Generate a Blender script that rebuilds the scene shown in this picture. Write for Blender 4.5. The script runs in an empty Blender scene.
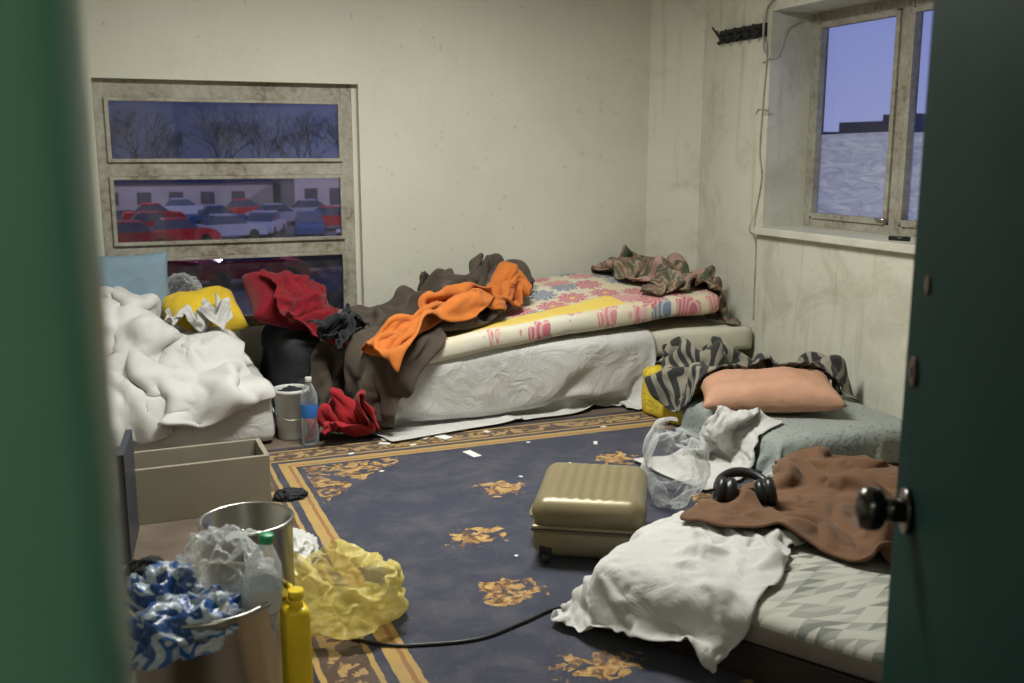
import bpy, bmesh, math, random, time
from mathutils import Vector, Matrix, Euler, noise
T0=time.time()
scene=bpy.context.scene
COL=scene.collection
# ------------------------------------------------------------------ materials
class NT:
    def __init__(s,name):
        s.m=bpy.data.materials.new(name); s.m.use_nodes=True; s.t=s.m.node_tree; s.n=s.t.nodes
        s.b=s.n['Principled BSDF']; s.out=s.n['Material Output']
    def new(s,t,**k):
        n=s.n.new(t)
        for a,b in k.items(): setattr(n,a,b)
        return n
    def link(s,a,b): s.t.links.new(a,b)
    def setin(s,sock,v):
        if isinstance(v,bpy.types.NodeSocket): s.link(v,sock)
        else: sock.default_value=v
    def M(s,op,a,b=0.0,c=None,clamp=False):
        n=s.new('ShaderNodeMath',operation=op); n.use_clamp=clamp
        s.setin(n.inputs[0],a); s.setin(n.inputs[1],b)
        if c is not None: s.setin(n.inputs[2],c)
        return n.outputs[0]
    def mix(s,f,a,b):
        n=s.new('ShaderNodeMix',data_type='RGBA'); s.setin(n.inputs[0],f)
        for i,v in ((6,a),(7,b)):
            if isinstance(v,(tuple,list)): v=tuple(v)[:3]+(1,)
            s.setin(n.inputs[i],v)
        return n.outputs[2]
    def coord(s,k='Object'): return s.new('ShaderNodeTexCoord').outputs[k]
    def noise(s,vec,scale,detail=3,dist=0.0,rough=.5):
        n=s.new('ShaderNodeTexNoise'); s.link(vec,n.inputs['Vector']); n.inputs['Scale'].default_value=scale
        n.inputs['Detail'].default_value=detail; n.inputs['Distortion'].default_value=dist; n.inputs['Roughness'].default_value=rough
        return n.outputs['Fac']
    def ramp(s,f,stops,interp='LINEAR'):
        n=s.new('ShaderNodeValToRGB'); n.color_ramp.interpolation=interp; e=n.color_ramp.elements
        while len(e)<len(stops): e.new(0.5)
        for i,(p,c) in enumerate(stops):
            e[i].position=p
            if not isinstance(c,(tuple,list)): c=(c,c,c)
            e[i].color=tuple(c)[:3]+(1,)
        s.link(f,n.inputs[0]); return n.outputs[0]
    def bump(s,h,strength=.3,dist=.01):
        n=s.new('ShaderNodeBump'); n.inputs['Strength'].default_value=strength; n.inputs['Distance'].default_value=dist
        s.link(h,n.inputs['Height']); s.link(n.outputs[0],s.b.inputs['Normal'])
    def col(s,v): s.setin(s.b.inputs['Base Color'],tuple(v)[:3]+(1,) if isinstance(v,(tuple,list)) else v)
    def sep(s,vec):
        n=s.new('ShaderNodeSeparateXYZ'); s.link(vec,n.inputs[0]); return n.outputs
def mk(name,base,rough=.6,var=.15,scale=8,bump=0.0,bscale=60,bd=.003,metal=0,trans=0,sheen=0,coord='Object',alpha=1,ior=1.45,spec=None):
    t=NT(name); c=t.coord(coord); f=t.noise(c,scale,4)
    t.col(t.mix(t.ramp(f,[(.3,0),(.7,1)]),[max(0,x*(1-var)) for x in base],[min(1,x*(1+var)) for x in base]))
    t.b.inputs['Roughness'].default_value=rough; t.b.inputs['Metallic'].default_value=metal
    t.b.inputs['Transmission Weight'].default_value=trans; t.b.inputs['IOR'].default_value=ior
    t.b.inputs['Sheen Weight'].default_value=sheen; t.b.inputs['Alpha'].default_value=alpha
    if spec is not None: t.b.inputs['Specular IOR Level'].default_value=spec
    if bump: t.bump(t.noise(c,bscale,3),bump,bd)
    return t.m
def fabric(name,base,var=.12,scale=5,weave=400,bump=.25,crease=0.0):
    t=NT(name); c=t.coord('UV'); f=t.noise(c,scale,4)
    t.col(t.mix(t.ramp(f,[(.3,0),(.7,1)]),[max(0,x*(1-var)) for x in base],[min(1,x*(1+var)) for x in base]))
    t.b.inputs['Roughness'].default_value=.9; t.b.inputs['Sheen Weight'].default_value=.12; t.b.inputs['Specular IOR Level'].default_value=.2
    h=t.M('ADD',t.noise(c,weave,1),t.noise(c,22,3))
    if crease:
        r=t.M('ABSOLUTE',t.M('SUBTRACT',t.noise(c,5.5,4,1.2,.55),.5)); h=t.M('ADD',t.M('MULTIPLY',h,.25),t.M('MULTIPLY',r,crease))
        t.bump(h,.6,.012)
    else: t.bump(h,bump,.003)
    return t.m
def wall_mat():
    t=NT('cream_wall_paint'); c=t.coord(); s=t.sep(c)
    a=t.noise(c,.9,5); b=t.noise(c,7,6,.5,.65)
    col=t.mix(t.ramp(a,[(.35,0),(.7,1)]),(.575,.58,.485),(.635,.64,.545))
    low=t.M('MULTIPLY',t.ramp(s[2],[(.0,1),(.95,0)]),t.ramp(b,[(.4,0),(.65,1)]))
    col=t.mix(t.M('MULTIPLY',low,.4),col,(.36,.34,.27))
    side=t.ramp(t.M('MULTIPLY',s[0],.25),[(.82,.12),(.92,.75)])
    big=t.ramp(t.noise(c,2.2,6,.8,.7),[(.50,0),(.72,1)])
    col=t.mix(t.M('MULTIPLY',big,side),col,(.37,.35,.26))
    mp=t.new('ShaderNodeMapping'); t.link(c,mp.inputs[0]); mp.inputs['Scale'].default_value=(9,9,.8)
    drip=t.ramp(t.noise(mp.outputs[0],1.5,4,.3,.6),[(.56,0),(.69,1)])
    col=t.mix(t.M('MULTIPLY',drip,t.M('MULTIPLY',side,.6)),col,(.36,.33,.25))
    spots=t.ramp(t.noise(c,26,2,0,.4),[(.71,0),(.77,1)])
    col=t.mix(t.M('MULTIPLY',spots,.35),col,(.3,.27,.2))
    t.col(col); t.b.inputs['Roughness'].default_value=.55
    t.bump(t.M('ADD',t.noise(c,45,4),t.noise(c,3,3)),.15,.01); return t.m
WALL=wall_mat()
CEIL=mk('ceiling_paint',(.7,.69,.63),.8)
FLOOR=mk('dusty_concrete_floor',(.13,.10,.075),.8,.35,3,.2)
def frame_mat():
    t=NT('aged_window_paint'); c=t.coord(); f=t.noise(c,26,6,.4,.7); g=t.noise(c,4,4)
    t.col(t.ramp(t.M('ADD',t.M('MULTIPLY',f,.55),t.M('MULTIPLY',g,.45)),[(.38,(.17,.14,.10)),(.45,(.27,.25,.20)),(.60,(.38,.37,.31))])); t.b.inputs['Roughness'].default_value=.55
    t.bump(f,.2,.003); return t.m
FRAME=frame_mat()
def glass_mat(name,tint,dirt=.08,dirtcol=(.5,.5,.5)):
    t=NT(name); tr=t.new('ShaderNodeBsdfTransparent'); tr.inputs[0].default_value=tuple(tint)+(1,)
    gl=t.new('ShaderNodeBsdfGlossy'); gl.inputs['Roughness'].default_value=.03
    df=t.new('ShaderNodeBsdfDiffuse'); df.inputs[0].default_value=tuple(dirtcol)+(1,)
    c=t.coord(); d=t.ramp(t.noise(c,6,6,.8,.7),[(.35,.2*dirt),(.75,dirt*2)])
    m1=t.new('ShaderNodeMixShader'); m1.inputs[0].default_value=.05; t.link(tr.outputs[0],m1.inputs[1]); t.link(gl.outputs[0],m1.inputs[2])
    m2=t.new('ShaderNodeMixShader'); t.link(d,m2.inputs[0]); t.link(m1.outputs[0],m2.inputs[1]); t.link(df.outputs[0],m2.inputs[2])
    t.link(m2.outputs[0],t.out.inputs[0]); return t.m
GLASS=glass_mat('dusty_window_glass',(.58,.60,.74),.05)
GLASS2=glass_mat('window_glass',(.92,.92,.95),.03)
def film_mat():
    t=NT('scratched_window_film'); c=t.coord(); mp=t.new('ShaderNodeMapping'); t.link(c,mp.inputs[0]); mp.inputs['Scale'].default_value=(1,2,9)
    f=t.noise(mp.outputs[0],3,6,1.2,.7)
    tr=t.new('ShaderNodeBsdfTranslucent'); tr.inputs[0].default_value=(.98,.98,.95,1); d=t.new('ShaderNodeBsdfDiffuse'); t.link(t.ramp(f,[(.35,(.35,.35,.35)),(.65,(.75,.75,.74))]),d.inputs[0])
    tp=t.new('ShaderNodeBsdfTransparent')
    m=t.new('ShaderNodeMixShader'); m.inputs[0].default_value=.42; t.link(tr.outputs[0],m.inputs[1]); t.link(d.outputs[0],m.inputs[2])
    m2=t.new('ShaderNodeMixShader'); t.link(t.ramp(f,[(.32,.78),(.62,1.0)]),m2.inputs[0]); t.link(tp.outputs[0],m2.inputs[1]); t.link(m.outputs[0],m2.inputs[2])
    t.link(m2.outputs[0],t.out.inputs[0]); return t.m
FILM=film_mat()
def rug_mat():
    t=NT('navy_rug_with_gold_border'); c=t.coord(); s=t.sep(c); x,y=s[0],s[1]
    d=t.M('MINIMUM',t.M('MINIMUM',t.M('SUBTRACT',x,.42),t.M('SUBTRACT',4.98,y)),t.M('MINIMUM',t.M('SUBTRACT',3.6,x),t.M('SUBTRACT',y,.95)))
    wob=t.M('MULTIPLY',t.M('SUBTRACT',t.noise(c,18,2),.5),.012)
    d=t.M('ADD',d,wob)
    gold=(.40,.265,.09); navy=(.040,.044,.068); brown=(.085,.055,.04)
    base=t.ramp(t.M('MULTIPLY',d,2),[(0,(.03,.025,.035)),(.10,gold),(.135,brown),(.42,gold),(.455,navy),(.52,gold),(.60,(.28,.14,.05)),(.63,gold),(.67,navy)],'CONSTANT')
    fl=t.noise(c,11,3,1.6,.55); leaf=t.ramp(fl,[(.49,0),(.52,1)])
    band=t.M('MULTIPLY',t.M('GREATER_THAN',d,.09),t.M('LESS_THAN',d,.19))
    col=t.mix(t.M('MULTIPLY',band,leaf),base,(.36,.24,.10))
    petal=t.noise(c,24,3,1.0,.6); pr=t.ramp(petal,[(.40,(.11,.055,.03)),(.5,(.34,.19,.065)),(.64,(.48,.33,.13))])
    for (cx,sx,cy,sy) in ((.76,1,4.64,-1),(3.26,-1,4.64,-1),(.76,1,1.3,1)):
        u=t.M('MULTIPLY',t.M('SUBTRACT',x,cx),sx); v=t.M('MULTIPLY',t.M('SUBTRACT',y,cy),sy)
        q=t.M('ADD',u,v); q=t.M('ADD',q,t.M('MULTIPLY',t.M('SUBTRACT',t.noise(c,6,2),.5),.3))
        m=t.M('MULTIPLY',t.M('MULTIPLY',t.M('GREATER_THAN',u,.02),t.M('GREATER_THAN',v,.02)),t.M('LESS_THAN',q,.56))
        col=t.mix(t.M('MULTIPLY',m,t.ramp(fl,[(.47,0),(.50,1)])),col,pr)
    acc=None
    for (cx,cy) in [(1.56,4.0),(1.25,3.49),(1.21,2.99),(1.24,2.41),(2.25,4.2),(1.6,2.1),(2.2,2.3),(2.4,3.5)]:
        dx=t.M('DIVIDE',t.M('SUBTRACT',x,cx),.14); dy=t.M('DIVIDE',t.M('SUBTRACT',y,cy),.10)
        r=t.M('ADD',t.M('MULTIPLY',dx,dx),t.M('MULTIPLY',dy,dy))
        f=t.M('SUBTRACT',1.0,r); acc=f if acc is None else t.M('MAXIMUM',acc,f)
    fm=t.M('ADD',acc,t.M('MULTIPLY',t.M('SUBTRACT',t.noise(c,13,3,1.2),.5),5.0))
    col=t.mix(t.M('MULTIPLY',t.M('GREATER_THAN',fm,.45),t.M('GREATER_THAN',acc,-.5)),col,pr)
    dust=t.noise(c,5,6,.3,.7); col=t.mix(t.ramp(dust,[(.45,.0),(.8,.4)]),col,(.17,.17,.175))
    lint=t.ramp(t.noise(c,130,2),[(.69,0),(.74,1)]); col=t.mix(t.M('MULTIPLY',lint,.35),col,(.35,.33,.32))
    t.col(col); t.b.inputs['Roughness'].default_value=.95; t.b.inputs['Sheen Weight'].default_value=.15; t.b.inputs['Specular IOR Level'].default_value=.15
    t.bump(t.M('ADD',t.noise(c,220,2),t.M('MULTIPLY',t.noise(c,2.5,3),3)),.4,.006); return t.m
def floral_mat():
    t=NT('floral_mattress_ticking'); c=t.coord(); mp=t.new('ShaderNodeMapping'); t.link(c,mp.inputs[0]); mp.inputs['Scale'].default_value=(5.2,5.2,2.2)
    v=t.new('ShaderNodeTexVoronoi'); v.inputs['Scale'].default_value=1.0; v.inputs['Randomness'].default_value=.5; t.link(mp.outputs[0],v.inputs['Vector'])
    sub=t.new('ShaderNodeVectorMath',operation='SUBTRACT'); t.link(mp.outputs[0],sub.inputs[0]); t.link(v.outputs['Position'],sub.inputs[1])
    s=t.sep(sub.outputs[0]); ang=t.M('ARCTAN2',s[1],s[0]); r=v.outputs['Distance']
    pet=t.M('ADD',.38,t.M('MULTIPLY',t.M('ABSOLUTE',t.M('SINE',t.M('MULTIPLY',ang,4.5))),.15))
    inside=t.M('LESS_THAN',r,pet)
    veins=t.M('GREATER_THAN',t.M('SINE',t.M('ADD',t.M('MULTIPLY',r,38),t.M('MULTIPLY',ang,9))),.25)
    rnd=t.sep(v.outputs['Color'])
    pc=t.ramp(rnd[0],[(0,(.50,.15,.19)),(.36,(.17,.22,.30)),(.62,(.56,.23,.25))],'CONSTANT')
    fc=t.mix(t.M('MULTIPLY',veins,.5),pc,(.66,.59,.50))
    fc=t.mix(t.M('LESS_THAN',r,.09),fc,(.75,.55,.10))
    base=t.mix(t.ramp(t.noise(c,3,4),[(.45,0),(.6,1)]),(.62,.60,.50),(.62,.55,.39))
    oy=t.sep(c)
    yel=t.M('MULTIPLY',t.M('LESS_THAN',oy[0],.40),t.M('MULTIPLY',t.M('LESS_THAN',oy[1],t.M('ADD',-.30,t.M('MULTIPLY',t.noise(c,4,2),.12))),t.M('GREATER_THAN',oy[1],-.41)))
    col=t.mix(inside,base,fc)
    col=t.mix(t.M('MULTIPLY',yel,.9),col,(.74,.57,.10))
    t.col(col); t.b.inputs['Roughness'].default_value=.85; t.bump(t.noise(c,14,3),.4,.012); return t.m
def tri_mat():
    t=NT('triangle_print_ticking'); c=t.coord(); s=t.sep(c); k=17.0
    u=t.M('MULTIPLY',t.M('ADD',s[0],t.M('MULTIPLY',s[1],.577)),k); v=t.M('MULTIPLY',t.M('MULTIPLY',s[1],1.155),k)
    up=t.M('GREATER_THAN',t.M('ADD',t.M('FRACT',u),t.M('FRACT',v)),1.0)
    cb=t.new('ShaderNodeCombineXYZ'); t.link(t.M('FLOOR',u),cb.inputs[0]); t.link(t.M('FLOOR',v),cb.inputs[1]); t.link(t.M('MULTIPLY',up,7.3),cb.inputs[2])
    w=t.new('ShaderNodeTexWhiteNoise'); t.link(cb.outputs[0],w.inputs['Vector'])
    col=t.ramp(w.outputs['Value'],[(0,(.44,.44,.39)),(.45,(.28,.29,.255)),(.66,(.36,.37,.32)),(.84,(.17,.19,.16))],'CONSTANT')
    side=t.M('LESS_THAN',s[2],.02); col=t.mix(side,col,(.26,.225,.20))
    t.col(col); t.b.inputs['Roughness'].default_value=.85; t.bump(t.noise(c,18,3),.4,.01); return t.m
def zebra_mat():
    t=NT('zebra_print_fleece'); c=t.coord('UV'); w=t.new('ShaderNodeTexWave'); w.inputs['Scale'].default_value=4.0; w.inputs['Distortion'].default_value=9; w.inputs['Detail'].default_value=2; w.inputs['Detail Scale'].default_value=1.0
    t.link(c,w.inputs['Vector']); t.col(t.ramp(w.outputs['Fac'],[(.50,(.026,.026,.028)),(.60,(.25,.235,.18))])); t.b.inputs['Roughness'].default_value=.95; t.b.inputs['Sheen Weight'].default_value=.2; return t.m
def camo_mat():
    t=NT('patterned_brown_wool'); c=t.coord('UV'); n=t.noise(c,8,3,1.0,.6)
    col=t.ramp(n,[(0,(.070,.090,.050)),(.42,(.17,.11,.075)),(.49,(.30,.23,.16)),(.55,(.085,.105,.070)),(.61,(.24,.08,.065))],'CONSTANT')
    s=t.sep(c); st=t.M('GREATER_THAN',t.M('FRACT',t.M('MULTIPLY',s[1],2.6)),.80)
    t.col(t.mix(st,col,(.36,.23,.19))); t.b.inputs['Roughness'].default_value=.95; t.bump(t.noise(c,150,2),.3,.003); return t.m
def dots_mat():
    t=NT('grey_green_spotted_sheet'); c=t.coord('UV'); v=t.new('ShaderNodeTexVoronoi'); v.inputs['Scale'].default_value=34; t.link(c,v.inputs['Vector'])
    t.col(t.mix(t.M('LESS_THAN',v.outputs['Distance'],.22),(.28,.31,.295),(.15,.18,.18))); t.b.inputs['Roughness'].default_value=.9; t.bump(t.M('ABSOLUTE',t.M('SUBTRACT',t.noise(c,6,4,1.2),.5)),.7,.03); return t.m
WHITE=fabric('white_cotton',(.56,.56,.545),.05,crease=3.0)
DUVET=fabric('white_duvet_cotton',(.60,.60,.59),.04,5,300,.3,crease=1.2)
CREAM=mk('cream_mattress_fabric',(.54,.53,.44),.9,.08,4,.3,60)
BROWN=fabric('brown_fleece',(.140,.074,.040),.15)
DKBROWN=fabric('grey_brown_wool',(.078,.061,.047),.2)
ORANGE=fabric('orange_fleece',(.52,.155,.03),.12)
RED=fabric('dark_red_cloth',(.20,.008,.016),.25)
REDO=fabric('red_cloth',(.32,.016,.022),.25)
BLACKC=mk('black_cloth',(.018,.02,.025),.85,.4,9,.4,60,.01)
BLACKF=fabric('black_knit',(.018,.02,.025),.3)
YELC=fabric('yellow_cloth',(.66,.46,.03),.12)
YBLOCK=mk('yellow_foam_cloth',(.60,.46,.04),.9,.2,18,.6,45,.02)
BLUEP=fabric('pale_blue_cotton',(.19,.28,.35),.08)
PEACH=mk('peach_pillow_cotton',(.50,.28,.185),.9,.08,5,.4,14,.02)
DARKW=mk('dark_wood',(.035,.026,.022),.5,.3,6)
BEIGEW=mk('beige_laminate',(.27,.245,.19),.55,.08,5)
NAVYP=mk('dark_blue_panel',(.03,.035,.05),.4,.2)
STEEL=mk('brushed_steel',(.42,.41,.38),.28,.12,3,metal=1,bump=.04,bscale=90)
DSTEEL=mk('grey_added_lamp_post_paint',(.06,.06,.065),.6)
CHROME=mk('dark_chrome',(.10,.095,.09),.22,.1,3,metal=1)
GREEN_D=mk('dark_green_door_paint',(.012,.043,.036),.6,.12,3,.05,30,spec=.04)
GREEN_J=mk('green_gloss_frame_paint',(.055,.145,.100),.28,.1,2,.05,20)
RUST=mk('rusty_brown_metal',(.10,.055,.03),.7,.3,20)
GOLDS=mk('champagne_hard_shell',(.225,.19,.105),.36,.06,4,metal=.2)
BLACKP=mk('black_plastic',(.012,.012,.013),.35,.2)
BLUEPL=mk('blue_plastic',(.03,.16,.50),.4,.2)
WHITEPL=mk('white_plastic',(.55,.56,.54),.4,.08)
GREENPL=mk('green_cap_plastic',(.02,.30,.12),.35,.1)
YPL=mk('yellow_plastic',(.75,.55,.02),.35,.1)
def bagmat(name,col,alpha,rough=.25):
    t=NT(name); c=t.coord(); t.col(tuple(col)); t.b.inputs['Roughness'].default_value=rough
    tr=t.new('ShaderNodeBsdfTransparent'); tl=t.new('ShaderNodeBsdfTranslucent'); tl.inputs[0].default_value=tuple(col)+(1,)
    t.bump(t.noise(c,24,4,1.0),.6,.012)
    m0=t.new('ShaderNodeMixShader'); m0.inputs[0].default_value=.35; t.link(t.b.outputs[0],m0.inputs[1]); t.link(tl.outputs[0],m0.inputs[2])
    lw=t.new('ShaderNodeLayerWeight'); lw.inputs[0].default_value=.35
    f=t.M('ADD',alpha,t.M('MULTIPLY',lw.outputs['Facing'],1-alpha),clamp=True)
    m=t.new('ShaderNodeMixShader'); t.link(f,m.inputs[0]); t.link(tr.outputs[0],m.inputs[1]); t.link(m0.outputs[0],m.inputs[2])
    t.link(m.outputs[0],t.out.inputs[0]); return t.m
YBAG=bagmat('translucent_yellow_bag_film',(.78,.68,.24),.60,.25)
CLEARB=bagmat('clear_bag_film',(.72,.75,.75),.05,.10)
PET=bagmat('pet_plastic',(.65,.72,.75),.12,.08)
def wrapper_mat():
    t=NT('printed_wrapper_foil'); c=t.coord(); n=t.noise(c,8,2,.5)
    t.col(t.ramp(n,[(0,(.015,.06,.20)),(.43,(.34,.40,.46)),(.51,(.02,.10,.32)),(.56,(.42,.44,.45)),(.66,(.10,.22,.40))],'CONSTANT')); t.b.inputs['Roughness'].default_value=.3; t.bump(t.noise(c,26,4),.6,.01); return t.m
WR=wrapper_mat()
# ------------------------------------------------------------------ geometry helpers
class B:
    def __init__(s): s.bm=bmesh.new(); s.mats=[]
    def mi(s,m):
        if m not in s.mats: s.mats.append(m)
        return s.mats.index(m)
    def _fin(s,faces,m,smooth):
        i=s.mi(m)
        for f in faces: f.material_index=i; f.smooth=smooth
    def box(s,c,size,m,rot=(0,0,0),bevel=0,seg=2,smooth=False):
        before=set(s.bm.faces)
        r=bmesh.ops.create_cube(s.bm,size=1); vs=r['verts']
        mt=Matrix.Translation(c)@Euler(rot).to_matrix().to_4x4()@Matrix.Diagonal((*size,1))
        bmesh.ops.transform(s.bm,matrix=mt,verts=vs)
        if bevel:
            es=list({e for v in vs for e in v.link_edges}); bmesh.ops.bevel(s.bm,geom=es,offset=bevel,segments=seg,affect='EDGES',profile=.6)
        s._fin([f for f in s.bm.faces if f not in before],m,smooth); return s
    def ab(s,x0,x1,y0,y1,z0,z1,m,bevel=0): return s.box(((x0+x1)/2,(y0+y1)/2,(z0+z1)/2),(x1-x0,y1-y0,z1-z0),m,bevel=bevel)
    def quad(s,a,b,c,d,m):
        f=s.bm.faces.new([s.bm.verts.new(p) for p in (a,b,c,d)]); f.material_index=s.mi(m); return s
    def cyl(s,p0,p1,r0,r1,m,seg=20,cap=True):
        before=set(s.bm.faces); p0=Vector(p0);p1=Vector(p1); d=p1-p0
        mt=Matrix.Translation((p0+p1)/2)@d.to_track_quat('Z','Y').to_matrix().to_4x4()
        bmesh.ops.create_cone(s.bm,cap_ends=cap,segments=seg,radius1=r0,radius2=r1,depth=d.length,matrix=mt)
        nf=[f for f in s.bm.faces if f not in before]; s._fin(nf,m,True)
        for f in nf:
            if len(f.verts)>4: f.smooth=False
        return s
    def lathe(s,prof,m,mt=Matrix.Identity(4),seg=32,mfun=None):
        rings=[]
        for (r,z) in prof:
            rings.append([s.bm.verts.new(mt@Vector((r*math.cos(2*math.pi*i/seg),r*math.sin(2*math.pi*i/seg),z))) for i in range(seg)])
        for j in range(len(rings)-1):
            mm=s.mi(mfun(j) if mfun else m)
            for i in range(seg):
                f=s.bm.faces.new((rings[j][i],rings[j][(i+1)%seg],rings[j+1][(i+1)%seg],rings[j+1][i])); f.smooth=True; f.material_index=mm
        return s
    def tube(s,pts,r,m,seg=8):
        pts=[Vector(p) for p in pts]; rings=[]
        for i,p in enumerate(pts):
            d=(pts[min(i+1,len(pts)-1)]-pts[max(i-1,0)]).normalized(); q=d.to_track_quat('Z','Y').to_matrix()
            rr=r(i/(len(pts)-1)) if callable(r) else r
            rings.append([s.bm.verts.new(p+q@Vector((rr*math.cos(2*math.pi*k/seg),rr*math.sin(2*math.pi*k/seg),0))) for k in range(seg)])
        i_=s.mi(m)
        for j in range(len(rings)-1):
            for k in range(seg):
                f=s.bm.faces.new((rings[j][k],rings[j][(k+1)%seg],rings[j+1][(k+1)%seg],rings[j+1][k])); f.smooth=True; f.material_index=i_
        for rg in (rings[0][::-1],rings[-1]):
            f=s.bm.faces.new(rg); f.material_index=i_
        return s
    def done(s,name,loc=(0,0,0),rz=0,rot=None):
        me=bpy.data.meshes.new(name); s.bm.normal_update(); s.bm.to_mesh(me); s.bm.free()
        for m in s.mats: me.materials.append(m)
        o=bpy.data.objects.new(name,me); o.location=loc; o.rotation_euler=rot if rot else (0,0,rz); COL.objects.link(o); return o
def spline(pts,n=8):
    pts=[Vector(p) for p in pts]; out=[]
    P=[pts[0]]+pts+[pts[-1]]
    for i in range(1,len(P)-2):
        for k in range(n):
            t=k/n; a,b,c,d=P[i-1],P[i],P[i+1],P[i+2]
            out.append(.5*((2*b)+(c-a)*t+(2*a-5*b+4*c-d)*t*t+(3*b-a-3*c+d)*t**3))
    out.append(pts[-1]); return out
def soft_box(name,c,size,m,r=.04,rz=0,cell=.05,amp=.006,nf=3,warp=None,rot=None,seed=0):
    hx,hy,hz=[s/2 for s in size]; r=min(r,hx*.99,hy*.99,hz*.99)
    bm=bmesh.new(); n=[max(2,int(s/cell)) for s in size]; n[2]=max(4,n[2]); vmap={}
    def key(i,j,k):
        q=(i,j,k)
        if q not in vmap: 
            p=Vector((-hx+2*hx*i/n[0],-hy+2*hy*j/n[1],-hz+2*hz*k/n[2])); 
            inn=Vector((max(-hx+r,min(hx-r,p.x)),max(-hy+r,min(hy-r,p.y)),max(-hz+r,min(hz-r,p.z)))); d=p-inn
            if d.length>1e-6: p=inn+d.normalized()*r
            q3=p*nf+Vector((seed*7.1,seed*3.3,0))
            p=p+Vector((noise.noise(q3),noise.noise(q3+Vector((9,9,9))),noise.noise(q3+Vector((4,7,2)))))*amp
            if warp: p=warp(p)
            vmap[q]=bm.verts.new(p)
        return vmap[q]
    def quad(a,b,c_,d): 
        f=bm.faces.new((key(*a),key(*b),key(*c_),key(*d))); f.smooth=True
    for i in range(n[0]):
        for j in range(n[1]):
            quad((i,j,0),(i,j+1,0),(i+1,j+1,0),(i+1,j,0)); quad((i,j,n[2]),(i+1,j,n[2]),(i+1,j+1,n[2]),(i,j+1,n[2]))
    for i in range(n[0]):
        for k in range(n[2]):
            quad((i,0,k),(i+1,0,k),(i+1,0,k+1),(i,0,k+1)); quad((i,n[1],k),(i,n[1],k+1),(i+1,n[1],k+1),(i+1,n[1],k))
    for j in range(n[1]):
        for k in range(n[2]):
            quad((0,j,k),(0,j,k+1),(0,j+1,k+1),(0,j+1,k)); quad((n[0],j,k),(n[0],j+1,k),(n[0],j+1,k+1),(n[0],j,k+1))
    me=bpy.data.meshes.new(name); bm.to_mesh(me)
    uv=me.uv_layers.new(name='UVMap')
    for lp in me.loops:
        co=me.vertices[lp.vertex_index].co; uv.data[lp.index].uv=(co.x+co.z*.5,co.y+co.z)
    bm.free(); me.materials.append(m)
    o=bpy.data.objects.new(name,me); o.location=c; o.rotation_euler=rot if rot else (0,0,rz); COL.objects.link(o); return o
def crumple(name,c,size,m,seed=0,amp=.35,freq=2.2,sub=5,flat=.0,rz=0):
    bm=bmesh.new(); bmesh.ops.create_icosphere(bm,subdivisions=sub,radius=1,calc_uvs=True)
    off=Vector((seed*5.7,seed*2.3,seed*9.1))
    for v in bm.verts:
        p=v.co.copy(); q=p*freq+off
        w=Vector((noise.noise(q),noise.noise(q+Vector((5,1,3))),noise.noise(q+Vector((1,8,2)))))
        n1=(1-abs(noise.noise(q*1.0+w*.9))*2)
        n2=1-abs(noise.noise(q*2.3+w*1.5))*2; n3=1-abs(noise.noise(q*5+w*2))*2
        p=p*(1+amp*(n1*.6-.35)+amp*.4*n2*.5+amp*.14*n3)+w*amp*.5
        if p.z<-flat: p.z=-flat+(p.z+flat)*.08
        v.co=Vector((p.x*size[0]/2,p.y*size[1]/2,p.z*size[2]/2))
    zmin=min(v.co.z for v in bm.verts)
    for v in bm.verts: v.co.z-=zmin
    for f in bm.faces: f.smooth=True
    me=bpy.data.meshes.new(name); bm.to_mesh(me); bm.free(); me.materials.append(m)
    o=bpy.data.objects.new(name,me); o.location=c; o.rotation_euler=(0,0,rz)
    COL.objects.link(o); return o
def pillow(name,c,size,m,rot=(0,0,0),seed=0,n=36):
    bm=bmesh.new(); g=[[[None]*(n+1) for _ in range(n+1)] for _ in (0,1)]
    for sgn in (0,1):
        for i in range(n+1):
            for j in range(n+1):
                u=-1+2*i/n; v=-1+2*j/n
                edge=(i in (0,n) or j in (0,n))
                if sgn==1 and edge: g[1][i][j]=g[0][i][j]; continue
                h=((1-u**4)*(1-v**4))**.5
                px=u*(1-.07*(1-v*v)**1 * abs(u)); py=v*(1-.09*(1-u*u)*abs(v))
                w=noise.noise(Vector((u*2+seed,v*2,seed)))*.16+noise.noise(Vector((u*6+seed,v*6,seed)))*.07
                z=(h*(1+w))*(1 if sgn else -.6)
                g[sgn][i][j]=bm.verts.new((px*size[0]/2,py*size[1]/2,z*size[2]/2))
    for sgn in (0,1):
        for i in range(n):
            for j in range(n):
                q=[g[sgn][i][j],g[sgn][i+1][j],g[sgn][i+1][j+1],g[sgn][i][j+1]]
                if not sgn: q=q[::-1]
                f=bm.faces.new(q); f.smooth=True
    me=bpy.data.meshes.new(name); bm.to_mesh(me)
    uv=me.uv_layers.new(name='UVMap')
    for lp in me.loops:
        co=me.vertices[lp.vertex_index].co; uv.data[lp.index].uv=(co.x,co.y)
    bm.free(); me.materials.append(m)
    o=bpy.data.objects.new(name,me); o.location=c; o.rotation_euler=rot; COL.objects.link(o); return o
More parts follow.
